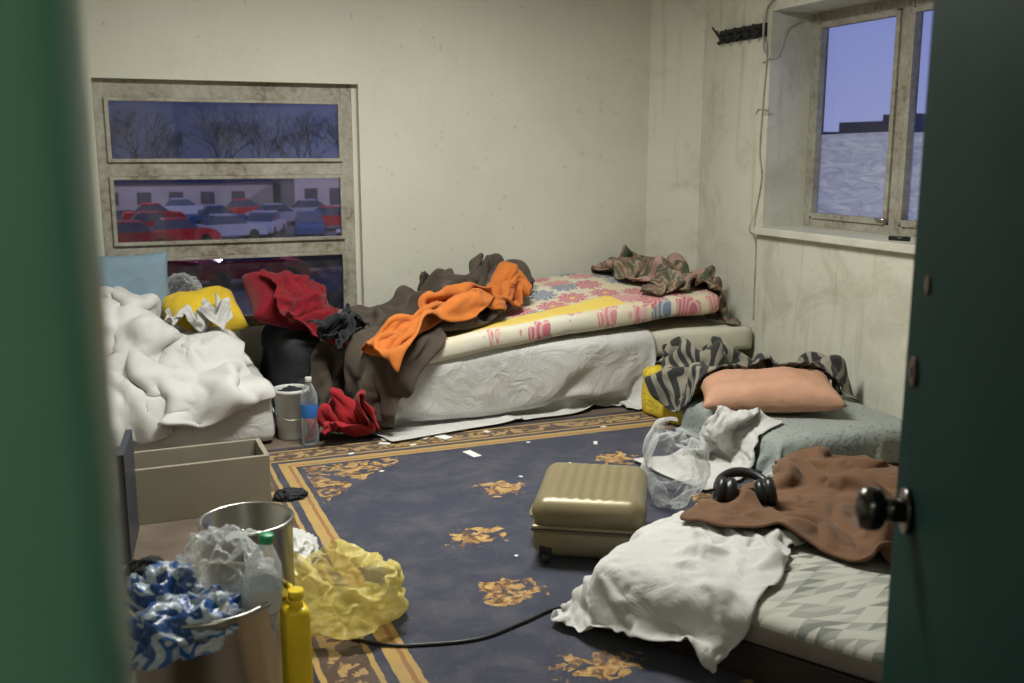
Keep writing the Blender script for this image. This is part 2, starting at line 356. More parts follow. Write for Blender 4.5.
# ---- cloth simulation helpers
def cloth_grid(name,c,size,m,n=44,rz=0,comp=(1,1),amp=0,k=3,seed=0,tilt=(0,0),noiseamp=.03):
    nx=max(8,int(n*size[0]/max(size))); ny=max(8,int(n*size[1]/max(size)))
    bm=bmesh.new(); uvl=bm.loops.layers.uv.new('UVMap'); g=[]
    for i in range(nx+1):
        row=[]
        for j in range(ny+1):
            u=(i/nx-.5)*size[0]; v=(j/ny-.5)*size[1]
            q=Vector((u*1.6+seed*3.1,v*1.6,seed*1.7))
            ph=noise.noise(q)*5+noise.noise(q*2.3)*2; ph2=noise.noise(q+Vector((31,7,2)))*5+noise.noise(q*2.1+Vector((3,7,22)))*2
            x=u*comp[0]; y=v*comp[1]
            z=amp*math.sin(2*math.pi*k*u+ph)*min(1,(1-comp[0])*4)+amp*math.sin(2*math.pi*k*v+ph2)*min(1,(1-comp[1])*4)
            z+=noise.noise(q*2)*noiseamp; x+=noise.noise(q*1.5+Vector((3,3,3)))*noiseamp*1.5; y+=noise.noise(q*1.5+Vector((7,1,3)))*noiseamp*1.5
            z+=x*tilt[0]+y*tilt[1]
            row.append(bm.verts.new((x,y,z)))
        g.append(row)
    for i in range(nx):
        for j in range(ny):
            f=bm.faces.new((g[i][j],g[i+1][j],g[i+1][j+1],g[i][j+1])); f.smooth=True
            for l,(a,b) in zip(f.loops,((i,j),(i+1,j),(i+1,j+1),(i,j+1))): l[uvl].uv=(a/nx*size[0],b/ny*size[1])
    me=bpy.data.meshes.new(name); bm.to_mesh(me); bm.free(); me.materials.append(m)
    o=bpy.data.objects.new(name,me); 
    mt=Matrix.Translation(c)@Matrix.Rotation(rz,4,'Z'); me.transform(mt); COL.objects.link(o); return o
def bag_mesh(name,c,size,m,seed=0,sub=4,op=.75,rz=0):
    bm=bmesh.new(); bmesh.ops.create_icosphere(bm,subdivisions=sub,radius=1)
    off=Vector((seed*5.7,seed*2.3,seed*9.1))
    for v in bm.verts:
        p=v.co.copy(); q=p*1.6+off
        p=p*(1+.30*(1-abs(noise.noise(q))*2)-.15+.16*(1-abs(noise.noise(q*2.6))*2)*.6)
        v.co=p
    kill=[v for v in bm.verts if v.co.z>op and abs(v.co.x)<.6]
    bmesh.ops.delete(bm,geom=kill,context='VERTS')
    for v in bm.verts: v.co=Vector((v.co.x*size[0]/2,v.co.y*size[1]/2,v.co.z*size[2]/2))
    zmin=min(v.co.z for v in bm.verts)
    for v in bm.verts: v.co.z-=zmin
    for f in bm.faces: f.smooth=True
    me=bpy.data.meshes.new(name); bm.to_mesh(me); bm.free(); me.materials.append(m); me.transform(Matrix.Translation(c)@Matrix.Rotation(rz,4,'Z'))
    o=bpy.data.objects.new(name,me); COL.objects.link(o); return o
def add_col(o,th=.008,fr=15):
    md=o.modifiers.new('col','COLLISION'); o.collision.thickness_outer=th; o.collision.thickness_inner=.05; o.collision.cloth_friction=fr; o.collision.damping=.5; return md
def simulate(cl,frames):
    for it in cl:
        o=it[0]; p=dict(selfc=True,grow=0.0,mass=.3,bend=.3,stiff=20,press=0); p.update(it[1] if len(it)>1 else {})
        md=o.modifiers.new('cloth','CLOTH'); s=md.settings; s.quality=5; s.mass=p['mass']; s.bending_stiffness=p['bend']; s.air_damping=2; s.tension_damping=10; s.compression_damping=10
        s.tension_stiffness=p['stiff']; s.compression_stiffness=p['stiff']*.75; s.shear_stiffness=p['stiff']*.4; s.shrink_min=-p['grow']
        if p['press']: s.use_pressure=True; s.uniform_pressure_force=p['press']
        cs=md.collision_settings; cs.distance_min=.008; cs.collision_quality=3; cs.use_self_collision=p['selfc']; cs.self_distance_min=.008; cs.friction=15; cs.self_friction=8
        md.point_cache.frame_start=1; md.point_cache.frame_end=frames
    for f in range(1,frames+1): scene.frame_set(f)
    dg=bpy.context.evaluated_depsgraph_get()
    for it in cl:
        o=it[0]
        me=bpy.data.meshes.new_from_object(o.evaluated_get(dg),depsgraph=dg); me.name=o.name
        o.modifiers.clear(); o.data=me
        for p in me.polygons: p.use_smooth=True
    scene.frame_set(1)
def thicken(o,t=.01,sub=1):
    s=o.modifiers.new('sub','SUBSURF'); s.levels=sub; s.render_levels=sub
    if t: md=o.modifiers.new('sol','SOLIDIFY'); md.thickness=t; md.offset=1
# ------------------------------------------------------------------ room shell
YB=6.1; XR=3.7; XL=-1.4; YF=.42; H=2.8
FLOOR_O=B().ab(XL-.3,XR+.6,-2,YB+.3,-.1,0,FLOOR).done('floor')
B().ab(XL-.3,XR+.6,-2,YB+.3,H,H+.1,CEIL).done('ceiling')
wx0,wx1,wz0,wz1=-.03,1.46,.45,1.90
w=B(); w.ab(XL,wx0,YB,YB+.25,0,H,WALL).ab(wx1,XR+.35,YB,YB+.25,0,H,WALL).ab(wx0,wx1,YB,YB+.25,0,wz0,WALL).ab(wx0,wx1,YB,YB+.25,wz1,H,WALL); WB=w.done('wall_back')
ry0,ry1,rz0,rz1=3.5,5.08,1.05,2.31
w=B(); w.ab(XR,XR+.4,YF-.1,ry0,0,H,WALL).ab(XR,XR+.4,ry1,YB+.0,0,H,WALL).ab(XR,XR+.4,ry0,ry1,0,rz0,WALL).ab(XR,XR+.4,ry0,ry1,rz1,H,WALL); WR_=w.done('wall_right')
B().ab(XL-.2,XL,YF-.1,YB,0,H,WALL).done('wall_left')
w=B(); w.ab(XL,-.09,YF,YF+.12,0,H,WALL).ab(.82,XR,YF,YF+.12,0,H,WALL).ab(-.09,.82,YF,YF+.12,2.2,H,WALL); w.done('wall_front')
cm=bmesh.new(); pts=[(3.47,6.1),(3.7,6.1),(3.7,5.80)]
lo=[cm.verts.new((x,y,0)) for x,y in pts]; hi=[cm.verts.new((x,y,H)) for x,y in pts]
for i in range(3): cm.faces.new((lo[i],lo[(i+1)%3],hi[(i+1)%3],hi[i]))
cm.faces.new(hi); cm.faces.new(lo[::-1]); bmesh.ops.recalc_face_normals(cm,faces=cm.faces)
me=bpy.data.meshes.new('trim_1'); cm.to_mesh(me); me.materials.append(WALL); TR1=bpy.data.objects.new('trim_1',me); COL.objects.link(TR1)
B().ab(XL,XR-.25,YB-.015,YB,0,.08,DARKW).done('baseboard_back')
B().ab(XR-.015,XR,YF+.2,5.78,0,.08,DARKW).done('baseboard_right')
# back window
w=B(); fy0,fy1=YB+.06,YB+.12; fx0,fx1=wx0,1.42
w.ab(fx0,fx0+.06,fy0,fy1,wz0,wz1,FRAME,.004); w.ab(1.36,1.43,fy0,fy1,wz0,wz1,FRAME,.004)
for z0,z1 in ((1.80,1.90),(1.36,1.44),(.89,.965),(.45,.50)): w.ab(fx0+.059,1.361,fy0+.004,fy1-.004,z0,z1,FRAME,.004)
for z0,z1 in ((1.44,1.80),(.965,1.36),(.50,.89)):
    a0,a1=fx0+.055,1.365
    w.ab(a0,a1,fy0-.018,fy0+.02,z0,z0+.02,FRAME,.003); w.ab(a0,a1,fy0-.018,fy0+.02,z1-.02,z1,FRAME,.003)
    w.ab(a0,a0+.022,fy0-.016,fy0+.018,z0+.01,z1-.01,FRAME,.003); w.ab(a1-.022,a1,fy0-.016,fy0+.018,z0+.01,z1-.01,FRAME,.003)
    w.quad((a0,fy0+.03,z0),(a1,fy0+.03,z0),(a1,fy0+.03,z1),(a0,fy0+.03,z1),GLASS)
w.ab(1.43,1.46,fy0,fy1,wz0,wz1,WALL)
w.done('window_1')
# right window (recessed)
w=B(); gx=4.0
w.ab(gx,gx+.07,ry1-.06,ry1,rz0,rz1,FRAME,.004); w.ab(gx,gx+.07,4.27,4.35,rz0,rz1,FRAME,.004); w.ab(gx,gx+.07,ry0,ry0+.06,rz0,rz1,FRAME,.004)
for a,b_ in ((ry0+.059,4.271),(4.349,ry1-.059)):
    w.ab(gx+.003,gx+.067,a,b_,rz0,rz0+.05,FRAME,.004); w.ab(gx+.003,gx+.067,a,b_,rz1-.06,rz1,FRAME,.004)
for y0,y1 in ((4.35,5.02),(3.56,4.27)):
    w.ab(gx-.015,gx+.03,y0,y0+.03,rz0+.06,rz1-.07,FRAME,.003); w.ab(gx-.015,gx+.03,y1-.03,y1,rz0+.06,rz1-.07,FRAME,.003)
    w.ab(gx-.013,gx+.028,y0+.028,y1-.028,rz0+.05,rz0+.085,FRAME,.003); w.ab(gx-.013,gx+.028,y0+.028,y1-.028,rz1-.095,rz1-.06,FRAME,.003)
    w.quad((gx+.05,y0,rz0+.04),(gx+.05,y1,rz0+.04),(gx+.05,y1,rz1-.05),(gx+.05,y0,rz1-.05),GLASS2)
    w.quad((gx+.04,y0,rz0+.04),(gx+.04,y1,rz0+.04),(gx+.04,y1,1.60),(gx+.04,y0,1.61),FILM)
w.cyl((gx-.03,4.42,rz0+.08),(gx-.03,4.34,rz0+.08),.008,.008,STEEL)
w.done('window_2')
SILL=mk('painted_sill',(.56,.555,.47),.5,.1,6)
B().ab(XR-.05,gx,ry0-.05,ry1+.03,rz0-.045,rz0,SILL,.006).done('trim_2')
B().cyl((3.74,4.05,rz0+.012),(3.78,3.95,rz0+.012),.012,.012,BLACKP).done('lighter')
w=B(); w.ab(XR-.02,XR,5.12,5.60,2.17,2.25,BLACKP,.004)
for i in range(5):
    y=5.17+i*.095
    w.tube(spline([(XR-.02,y,2.22),(XR-.05,y,2.215),(XR-.065,y,2.23),(XR-.07,y,2.245)],4),.006,BLACKP); w.tube(spline([(XR-.02,y,2.20),(XR-.04,y,2.17),(XR-.055,y,2.165),(XR-.06,y,2.18)],4),.006,BLACKP)
w.tube([(XR-.01,5.60,2.2),(XR-.02,5.68,2.28)],.006,BLACKP)
w.done('coat_hook_rail')
CORD=mk('grey_cord',(.36,.35,.31),.6)
w=B(); w.tube(spline([(XR-.008,5.0,2.38),(XR-.012,5.11,2.34),(XR-.03,5.12,2.2),(XR-.01,5.10,2.08),(XR-.008,5.12,1.8),(XR-.01,5.13,1.5),(XR-.008,5.10,1.35),(XR-.01,5.14,1.15),(XR-.06,5.13,1.03),(XR-.008,5.13,.95),(XR-.008,5.125,.6),(XR-.008,5.12,.47)],6),.005,CORD)
w.tube(spline([(XR-.02,5.12,2.3),(XR-.04,5.10,2.15),(XR-.03,5.09,2.07),(XR-.02,5.13,2.12),(XR-.02,5.14,2.25)],6),.003,CORD)
w.tube(spline([(XR-.02,5.11,1.72),(XR-.02,5.05,1.74),(XR-.01,5.16,1.75),(XR-.015,5.18,1.72)],6),.003,CORD)
w.tube(spline([(XR-.01,5.14,2.02),(XR+.0,5.05,2.06),(XR+.1,5.07,2.20),(XR+.2,5.07,2.26)],6),.003,CORD)
w.done('wall_cord')
# door frame + leaf
w=B(); w.box((-.165,.60,1.15),(.32,.24,2.3),GREEN_J,bevel=.08,seg=6,smooth=True); w.box((.89,.48,1.15),(.14,.2,2.3),GREEN_J,bevel=.03,seg=4,smooth=True); w.box((.37,.50,2.24),(1.1,.2,.09),GREEN_J,bevel=.02); w.done('door_frame')
fx,fy=1.135,1.175; ang=math.radians(57); L=.72; hx,hy=fx-L*math.cos(ang),fy-L*math.sin(ang)
w=B(); w.box((L/2,-.02,1.05),(L,.04,2.06),GREEN_D,bevel=.004)
w.box((L+.0005,-.02,.94),(.003,.024,.22),RUST)
hxx=L-.110; hz=.975
w.cyl((hxx,0,hz),(hxx,.010,hz),.034,.034,CHROME,32); w.cyl((hxx,.0,hz),(hxx,.05,hz),.018,.018,CHROME) 
w.lathe([(0,0),(.022,.0),(.030,.006),(.033,.014),(.033,.026),(.028,.036),(.014,.041),(0,.042)],CHROME,Matrix.Translation((hxx,.036,hz))@Matrix.Rotation(math.radians(-90),4,'X'))
w.cyl((L-.075,0,1.18),(L-.075,.006,1.18),.022,.022,RUST,24); w.cyl((L-.075,.006,1.18),(L-.075,.008,1.18),.008,.008,BLACKP,16); w.cyl((L-.12,0,1.315),(L-.12,.004,1.315),.013,.013,RUST,16)
w.done('door_1',(hx,hy,0),ang)
w=B(); w.ab(-1.8,2.2,-2.0,-1.9,0,H,WALL).ab(-1.9,-1.8,-2,YF,0,H,WALL).ab(2.2,2.3,-2,YF,0,H,WALL); w.done('wall_corridor')
# ------------------------------------------------------------------ rug & bits
rug=B().ab(.42,3.6,.95,4.98,0.0,.010,rug_mat()).done('rug')
PAPER=mk('white_paper',(.72,.72,.70),.8,.03)
for (x,y,r,s) in ((1.61,4.52,.2,(.045,.11)),(1.57,4.86,.5,(.06,.09)),(2.27,4.46,1.1,(.05,.02)),(1.30,4.93,.1,(.09,.05)),(1.25,4.86,1.0,(.03,.06)),(1.72,4.95,.9,(.04,.03)),(1.05,4.75,.3,(.03,.02)),(1.48,4.88,.7,(.05,.03)),(1.82,4.87,.2,(.025,.04)),(1.95,4.60,.8,(.018,.018)),(1.12,4.42,.5,(.02,.02)),(1.7,4.1,.5,(.015,.02)),(2.45,4.72,.2,(.03,.02)),(1.38,4.78,.2,(.03,.02)),(1.33,3.25,.2,(.012,.015)),(2.0,4.2,.4,(.014,.014))):
    B().box((0,0,0),(s[0],s[1],.003),PAPER).done('paper_scrap',(x,y,.013),r)
cb=[(.61,2.84,.016),(.70,2.76,.016),(.80,2.72,.016),(.98,2.69,.016),(1.15,2.74,.016),(1.30,2.79,.016),(1.40,2.70,.016),(1.43,2.60,.016)]
B().tube(spline(cb,10),.006,BLACKP).done('power_cable')
# ------------------------------------------------------------------ beds (rigid parts)
colls=[FLOOR_O,rug,WB,WR_,TR1]
def bed_base(name,x0,x1,y0,y1,z):
    w=B(); w.ab(x0,x1,y0,y1,z-.09,z,DARKW,.005)
    for x in (x0+.04,(x0+x1)/2,x1-.04):
        for y in (y0+.04,y1-.04): w.cyl((x,y,0),(x,y,z-.09),.025,.025,DARKW)
    for i in range(9):
        xx=x0+.1+(x1-x0-.2)*i/8; w.ab(xx-.03,xx+.03,y0+.01,y1-.01,z,z+.012,BEIGEW)
    return w.done(name)
bb=bed_base('bed_frame',1.22,3.62,5.12,6.0,.26)
crm=soft_box('cream_mattress',(2.46,5.54,.355),(2.42,.94,.155),CREAM,.03,0,.06,.01,3,lambda p:Vector((p.x,p.y,p.z+.012*math.sin(p.x*2))))
def wf(p):
    p=p.copy(); p.z+= .07*(p.x/1.0) -.035*max(0,-p.x-.3)*1.2+.02*math.sin(p.x*3.1+.5)+.015*math.sin(p.y*5+p.x*2)+.06*(p.y+.43)
    return p
flo=soft_box('floral_mattress',(2.37,5.50,.53),(2.12,.92,.12),floral_mat(),.045,math.radians(3),.04,.02,3,wf)
lbm=soft_box('white_mattress',(-.28,5.56,.155),(2.02,.94,.30),WHITE,.035,0,.04,.016,5)
mdb=soft_box('grey_mattress',(3.21,4.04,.10),(.82,.90,.18),CREAM,.045,math.radians(-3),.05,.01,5)
A=Vector((.48,-.877)); Bv=Vector((.877,.48)); C=Vector((1.34,2.62)); ctr=C+A*.46+Bv*.78; rz=math.atan2(Bv.y,Bv.x)
w=B(); w.box((0,0,.055),(1.5,.88,.11),DARKW,bevel=.006); w.box((0,-.445,.075),(1.5,.02,.03),BEIGEW); nbb=w.done('box_spring',(ctr.x,ctr.y,.012),rz)
nbm=soft_box('triangle_print_mattress',(ctr.x,ctr.y,.178),(1.56,.92,.105),tri_mat(),.04,rz,.04,.012,4)
ybl=soft_box('yellow_foam_block',(3.12,4.74,.150),(.64,.40,.28),YBLOCK,.035,math.radians(6),.03,.018,9)
p1=pillow('pillow',(-.10,5.62,.42),(.70,.55,.26),WHITE,(0,0,.2),1)
p2=pillow('pillow',(-.12,5.66,.60),(.60,.45,.22),WHITE,(.1,0,-.1),2)
p3=pillow('pillow',(.42,5.55,.39),(.45,.5,.20),WHITE,(0,0,.1),3)
duf=soft_box('duffel_bag',(1.00,5.74,.25),(.40,.58,.49),BLACKC,.10,.1,.04,.03,5)
redp=pillow('red_cushion',(.92,5.74,.63),(.48,.42,.24),RED,(math.radians(28),math.radians(18),.2),6)
ylp=pillow('yellow_cushion',(.46,5.83,.58),(.44,.34,.26),YELC,(math.radians(25),math.radians(-6),.1),8)
colls+=[bb,crm,lbm,mdb,nbb,nbm,ybl,p1,p2,p3,duf,redp]
bin_r=.165
def bin_(name,loc,r,h):
    w=B(); w.lathe([(0,.004),(r*.93,.0),(r*.96,.01),(r,.03),(r,h-.02),(r+.006,h-.012),(r+.007,h-.004),(r+.002,h),(r-.006,h-.004),(r-.008,.03),(0,.02)],STEEL,seg=56)
    return w.done(name,loc)
bin1=bin_('steel_bin',(.15,2.27,0),bin_r,.50); bin2=bin_('steel_pot',(.30,2.72,0),.125,.50)
for o in colls: add_col(o)
# layer 1
sheetB=cloth_grid('white_bed_sheet',(2.10,5.12,.48),(1.95,.88),WHITE,66,math.radians(6),(.86,1),.035,2.6,1)
cn=C+Bv*.31+A*.21
sheetN=cloth_grid('white_bed_sheet',(cn.x,cn.y,.29),(1.06,.88),WHITE,52,rz-.04,(.84,.86),.04,2.8,2)
sheetM=cloth_grid('spotted_sheet',(3.16,3.98,.24),(1.08,1.10),dots_mat(),48,math.radians(-3),(.94,.95),.02,3,12)
duv=cloth_grid('duvet',(.08,5.48,.84),(1.55,1.35),DUVET,56,.1,(.72,.75),.06,1.9,3)
simulate([(sheetB,dict(bend=.04,grow=.02)),(sheetN,dict(bend=.04,grow=.03)),(sheetM,dict(bend=.05,grow=.02)),(duv,dict(grow=.05,bend=1.2))],26)
for o in (sheetB,sheetN,sheetM): add_col(o,.006)
print('layer1',time.time()-T0)
orp=pillow('peach_pillow',(3.06,4.09,.29),(.70,.44,.20),PEACH,(math.radians(4),math.radians(-2),math.radians(-28)),4)
add_col(flo); add_col(orp); add_col(duv,.012); add_col(ylp)
# layer 2
sc_=lambda *a,**k:cloth_grid(*a,**k)
blD=sc_('grey_brown_blanket',(1.52,5.46,.80),(1.60,1.30),DKBROWN,n=58,rz=math.radians(24),comp=(.82,.70),amp=.05,k=2.6,seed=5)
blC=sc_('patterned_blanket',(3.27,5.58,.90),(1.50,1.30),camo_mat(),n=52,rz=math.radians(-8),comp=(.60,.66),amp=.075,k=1.8,seed=6)
blZ=sc_('zebra_print_blanket',(3.29,4.42,.66),(1.60,1.05),zebra_mat(),n=54,rz=math.radians(-35),comp=(.72,.60),amp=.065,k=2.2,seed=7)
blN=sc_('brown_blanket',(2.44,2.66,.42),(1.30,1.10),BROWN,n=58,rz=rz+.1,comp=(.78,.84),amp=.055,k=2.4,seed=8)
redc=sc_('red_cloth',(.95,5.66,.84),(.62,.60),RED,n=32,rz=.2,comp=(.8,.8),amp=.05,k=2.5,seed=9)
whc=sc_('white_towel',(2.70,3.90,.33),(.95,.60),WHITE,n=42,rz=math.radians(20),comp=(.90,.80),amp=.02,k=3,seed=4)
redj=sc_('red_jacket',(1.09,5.16,.18),(.85,.72),REDO,n=36,rz=.3,comp=(.55,.50),amp=.07,k=2.2,seed=13)
yb=bag_mesh('yellow_plastic_bag',(.65,2.98,.02),(.40,.34,.36),YBAG,21,5,.6,.3)
cbg=bag_mesh('clear_plastic_bag',(2.13,3.50,.02),(.27,.28,.46),CLEARB,24,4,.7)
simulate([(blD,dict(grow=.04)),(blC,dict(grow=.03)),(blZ,),(blN,dict(grow=.04)),(redc,),(whc,dict(bend=.05)),(redj,),(yb,dict(bend=.05,grow=.05,press=.3)),(cbg,dict(bend=.05,grow=.05,press=.5))],26)
add_col(blD,.012); add_col(redc); add_col(redj)
print('layer2',time.time()-T0)
heap=sc_('dark_throw',(2.06,5.70,.88),(1.35,1.05),DKBROWN,n=48,rz=math.radians(12),comp=(.60,.54),amp=.065,k=1.8,seed=26,noiseamp=.07)
blk=sc_('black_jacket',(1.17,5.50,.62),(.62,.60),BLACKF,n=32,rz=.6,comp=(.6,.6),amp=.05,k=2.2,seed=14)
wsh=sc_('white_shirt',(.46,5.46,.78),(.60,.42),WHITE,n=32,rz=.2,comp=(.65,.6),amp=.05,k=2.6,seed=15)
simulate([(heap,dict(bend=1.0)),(blk,),(wsh,dict(bend=.1))],26)
add_col(heap,.010)
blO=sc_('orange_blanket',(1.76,5.24,.97),(1.60,.80),ORANGE,n=56,rz=math.radians(27),comp=(.88,.45),amp=.06,k=2.6,seed=10,tilt=(.12,0))
simulate([(blO,)],24)
print('layer3',time.time()-T0)
for o in list(COL.objects):
    for md in list(o.modifiers):
        if md.type=='COLLISION': o.modifiers.remove(md)
for o,t in ((sheetB,.002),(sheetN,.002),(sheetM,.002),(whc,.003),(blD,.008),(heap,.008),(blC,.008),(blZ,.008),(blN,.008),(redc,.006),(blO,.008),(redj,.006),(blk,.006),(wsh,.003)): thicken(o,t)
thicken(duv,.022); thicken(yb,0); thicken(cbg,0)
# ------------------------------------------------------------------ clutter left
pillow('blue_pillow',(.06,5.93,.74),(.50,.42,.14),BLUEP,(math.radians(78),0,math.radians(4)),5)
crumple('clear_bag',(.36,5.96,.68),(.24,.14,.22),CLEARB,4,.4,2)
crumple('dark_shirt',(.93,5.42,0),(.22,.26,.26),BLACKC,8,.4,2.4,flat=.7)
w=B(); w.lathe([(0,.002),(.070,.002),(.075,.01),(.092,.25),(.098,.255),(.098,.27),(.090,.272),(.087,.26),(.073,.02),(0,.015)],WHITEPL)
w.tube(spline([(-.098,0,.25),(-.10,-.03,.17),(-.06,-.09,.13),(0,-.105,.12),(.06,-.09,.13),(.10,-.03,.17),(.098,0,.25)],6),.0025,STEEL); w.done('white_bucket',(.835,5.20,0))
crumple('black_bag',(.835,5.20,.20),(.15,.15,.13),BLACKC,9,.4,2)
def bottle(name,loc,h,r,label,cap,rot=None):
    w=B(); k=h; prof=[(0,.004),(r*.7,.0),(r*.95,.012*k/.3)]
    for i in range(9):
        z=.03+i*(k*.62-.03)/8; prof.append((r*(1.0 if i%2 else .95),z))
    prof+=[(r*.98,k*.66),(r*.85,k*.76),(r*.5,k*.87),(r*.30,k*.92),(r*.29,k*.945)]
    w.lathe(prof,PET)
    w.lathe([(r*1.02,k*.42),(r*1.03,k*.43),(r*1.03,k*.60),(r*1.02,k*.61)],label)
    w.lathe([(r*.36,k*.935),(r*.38,k*.94),(r*.38,k*.995),(r*.34,k),(0,k)],cap)
    return w.done(name,loc,0,rot)
bottle('water_bottle',(.90,5.03,.0),.36,.046,BLUEPL,WHITEPL)
w=B(); w.ab(.03,.60,4.16,4.18,.0,.235,BEIGEW,.003).ab(.03,.60,4.42,4.44,.0,.235,BEIGEW,.003).ab(.03,.05,4.18,4.42,0,.235,BEIGEW).ab(.58,.60,4.18,4.42,0,.235,BEIGEW).ab(.05,.58,4.18,4.42,.0,.02,BEIGEW).ab(.05,.58,4.18,4.42,.10,.115,DARKW)
w.done('bedside_drawer',(.04,-.02,0),math.radians(1))
B().box((0,0,.21),(.025,.36,.42),NAVYP,bevel=.002).done('dark_panel',(.0,3.92,0),math.radians(-6))
# bin contents
crumple('crumpled_rubbish',(.15,2.27,.16),(.28,.28,.36),CLEARB,31,.25,2)
crumple('printed_carton_wrapper',(.085,2.17,.425),(.25,.17,.17),WR,11,.5,1.7,rz=.3)
crumple('printed_carton_wrapper',(.055,2.30,.46),(.17,.17,.16),WR,12,.5,1.8,rz=1.0)
crumple('printed_carton_wrapper',(.165,2.20,.43),(.16,.15,.15),WR,19,.5,1.8,rz=2.0)
crumple('clear_wrap',(.19,2.34,.44),(.22,.19,.28),CLEARB,13,.5,2)
crumple('clear_wrap',(.30,2.74,.34),(.19,.18,.16),CLEARB,15,.5,2)
crumple('dark_wrapper',(.03,2.37,.50),(.10,.09,.09),BLACKC,16,.5,2)
bottle('green_capped_bottle',(.252,2.22,.34),.31,.045,WHITEPL,GREENPL,(math.radians(5),math.radians(6),0))
w=B(); w.box((0,0,.14),(.07,.12,.28),YPL,bevel=.025,seg=4,smooth=True); w.cyl((0,-.03,.27),(0,-.03,.31),.02,.018,YPL); w.cyl((0,-.03,.305),(0,-.03,.33),.021,.021,YPL)
w.tube(spline([(0,.04,.26),(0,.06,.30),(0,.02,.315),(0,.0,.29)],5),.009,YPL); w.done('yellow_jug',(.40,2.60,0),.1)
crumple('black_sock',(.66,4.22,.01),(.13,.10,.05),BLACKC,22,.4,2,flat=.5)
crumple('white_cloth',(.56,3.55,.0),(.16,.30,.12),WHITEPL,23,.4,2,flat=.6)
# suitcase
def ribs(p):
    q=p.copy()
    if p.z>0.02:
        k=max(0,1-abs(p.x)/.18)*max(0,1-abs(p.y)/.22); a=min(1,k*8)
        q.z+=.003*a*math.cos(p.x*2*math.pi/.042)
    return q
sc=bpy.data.objects.new('suitcase',None); COL.objects.link(sc); sc.location=(1.655,3.27,.012); sc.rotation_euler=(0,0,math.radians(-31))
def child(o,n):
    o.name=n; o.parent=sc; return o
child(soft_box('upper_shell',(0,0,.188),(.415,.50,.125),GOLDS,.058,0,.008,0,1,ribs),'upper_shell')
child(soft_box('lower_shell',(0,0,.083),(.415,.50,.125),GOLDS,.058,0,.015,0,1),'lower_shell')
w=B(); w.box((0,0,.1355),(.409,.494,.03),GOLDS,bevel=.014,seg=4); w.box((0,0,.1355),(.412,.497,.006),BLACKP,bevel=.002); child(w.done('zip_strip'),'zip_strip')
w=B()
for x in (-.15,.15):
    for y in (-.235,.235):
        w.box((x,y,.05),(.05,.03,.05),BLACKP,bevel=.008); w.cyl((x-.014,y*1.03,.026),(x+.014,y*1.03,.026),.022,.022,BLACKP)
w.tube(spline([(-.07,.25,.17),(-.07,.275,.17),(.07,.275,.17),(.07,.25,.17)],5),.008,BLACKP)
w.tube(spline([(-.207,-.07,.12),(-.230,-.06,.12),(-.230,.06,.12),(-.207,.07,.12)],5),.008,GOLDS)
child(w.done('wheels_and_handles'),'wheels_and_handles')
# headphones
w=B()
for sx in (-1,1):
    mt=Matrix.Translation((sx*.062,0,.042))@Matrix.Rotation(math.radians(90-sx*12),4,'Y')
    w.lathe([(0,-.028),(.032,-.028),(.042,-.018),(.043,-.006),(.038,-.002),(.038,.002),(.045,.006),(.046,.024),(.036,.032),(.022,.026),(0,.024)],BLACKP,mt,28)
w.tube([Vector((.085*math.cos(a),.10*math.sin(a),.042+.03*math.sin(a))) for a in [math.pi*i/20 for i in range(21)]],lambda t:.009+.007*math.sin(math.pi*t),BLACKP,10)
o=w.done('headphones',(2.03,2.82,.265),math.radians(-28)); o.scale=(1.15,1.15,1.15)
# ------------------------------------------------------------------ exterior
GZ=-4.5
ASPH=mk('wet_asphalt',(.09,.095,.13),.7,.3,.3)
B().ab(-120,220,8,260,GZ-.1,GZ,ASPH).done('ground')
BW=mk('white_facade',(.58,.56,.60),.8,.1,.4); BD=mk('dark_openings',(.10,.10,.14),.4)
w=B(); w.ab(-14,17,112,122,GZ,-1.9,BW).ab(18,32,104,120,GZ,-1.2,BW)
for i in range(9): w.ab(-13+i*3.2,-11.6+i*3.2,111.9,112,-4.0,-2.7,BD)
for i in range(5): w.ab(19+i*2.6,20.3+i*2.6,103.9,104,-3.9,-2.2,BD)
w.ab(-14.2,17.2,111.8,122.2,-2.0,-1.75,BD); w.done('warehouse')
FARB=mk('distant_building_dusk_tone',(.26,.26,.34),.9)  # bluish grey of dusk silhouettes put into the base colour
w=B(); w.ab(180,190,190,200,GZ,10.5,FARB).ab(180,190,200,216,GZ,9,FARB).ab(175,200,120,190,GZ,6.0,FARB).ab(175,200,216,300,GZ,6.6,FARB); w.done('distant_building')
def car(name,x,y,rz,m,L=4.3,s=1.0):
    w=B(); bm=w.bm
    for m2,pr,hw in ((m,[(-.5,.30),(-.5,.62),(-.47,.84),(-.30,.90),(.24,.92),(.45,.80),(.5,.60),(.5,.30)],.87),(CARG,[(-.33,.88),(-.20,1.36),(.09,1.38),(.25,.90)],.76),(m,[(-.21,1.36),(-.18,1.42),(.06,1.43),(.10,1.37)],.74)):
        a=[bm.verts.new((p*L,-hw,z)) for p,z in pr]; b2=[bm.verts.new((p*L,hw,z)) for p,z in pr]; i_=w.mi(m2)
        fs=[bm.faces.new(a),bm.faces.new(b2[::-1])]+[bm.faces.new((a[k],b2[k],b2[(k+1)%len(a)],a[(k+1)%len(a)])) for k in range(len(a))]
        for f in fs: f.material_index=i_
    for px in (-.31,.31):
        for sy in (-1,1): w.cyl((px*L,sy*.70,.31),(px*L,sy*.90,.31),.31,.31,BLACKP,18)
    o=w.done(name,(x,y,GZ),rz); o.scale=(s,s,s*1.1); return o
CARG=mk('car_glass',(.10,.13,.22),.1)
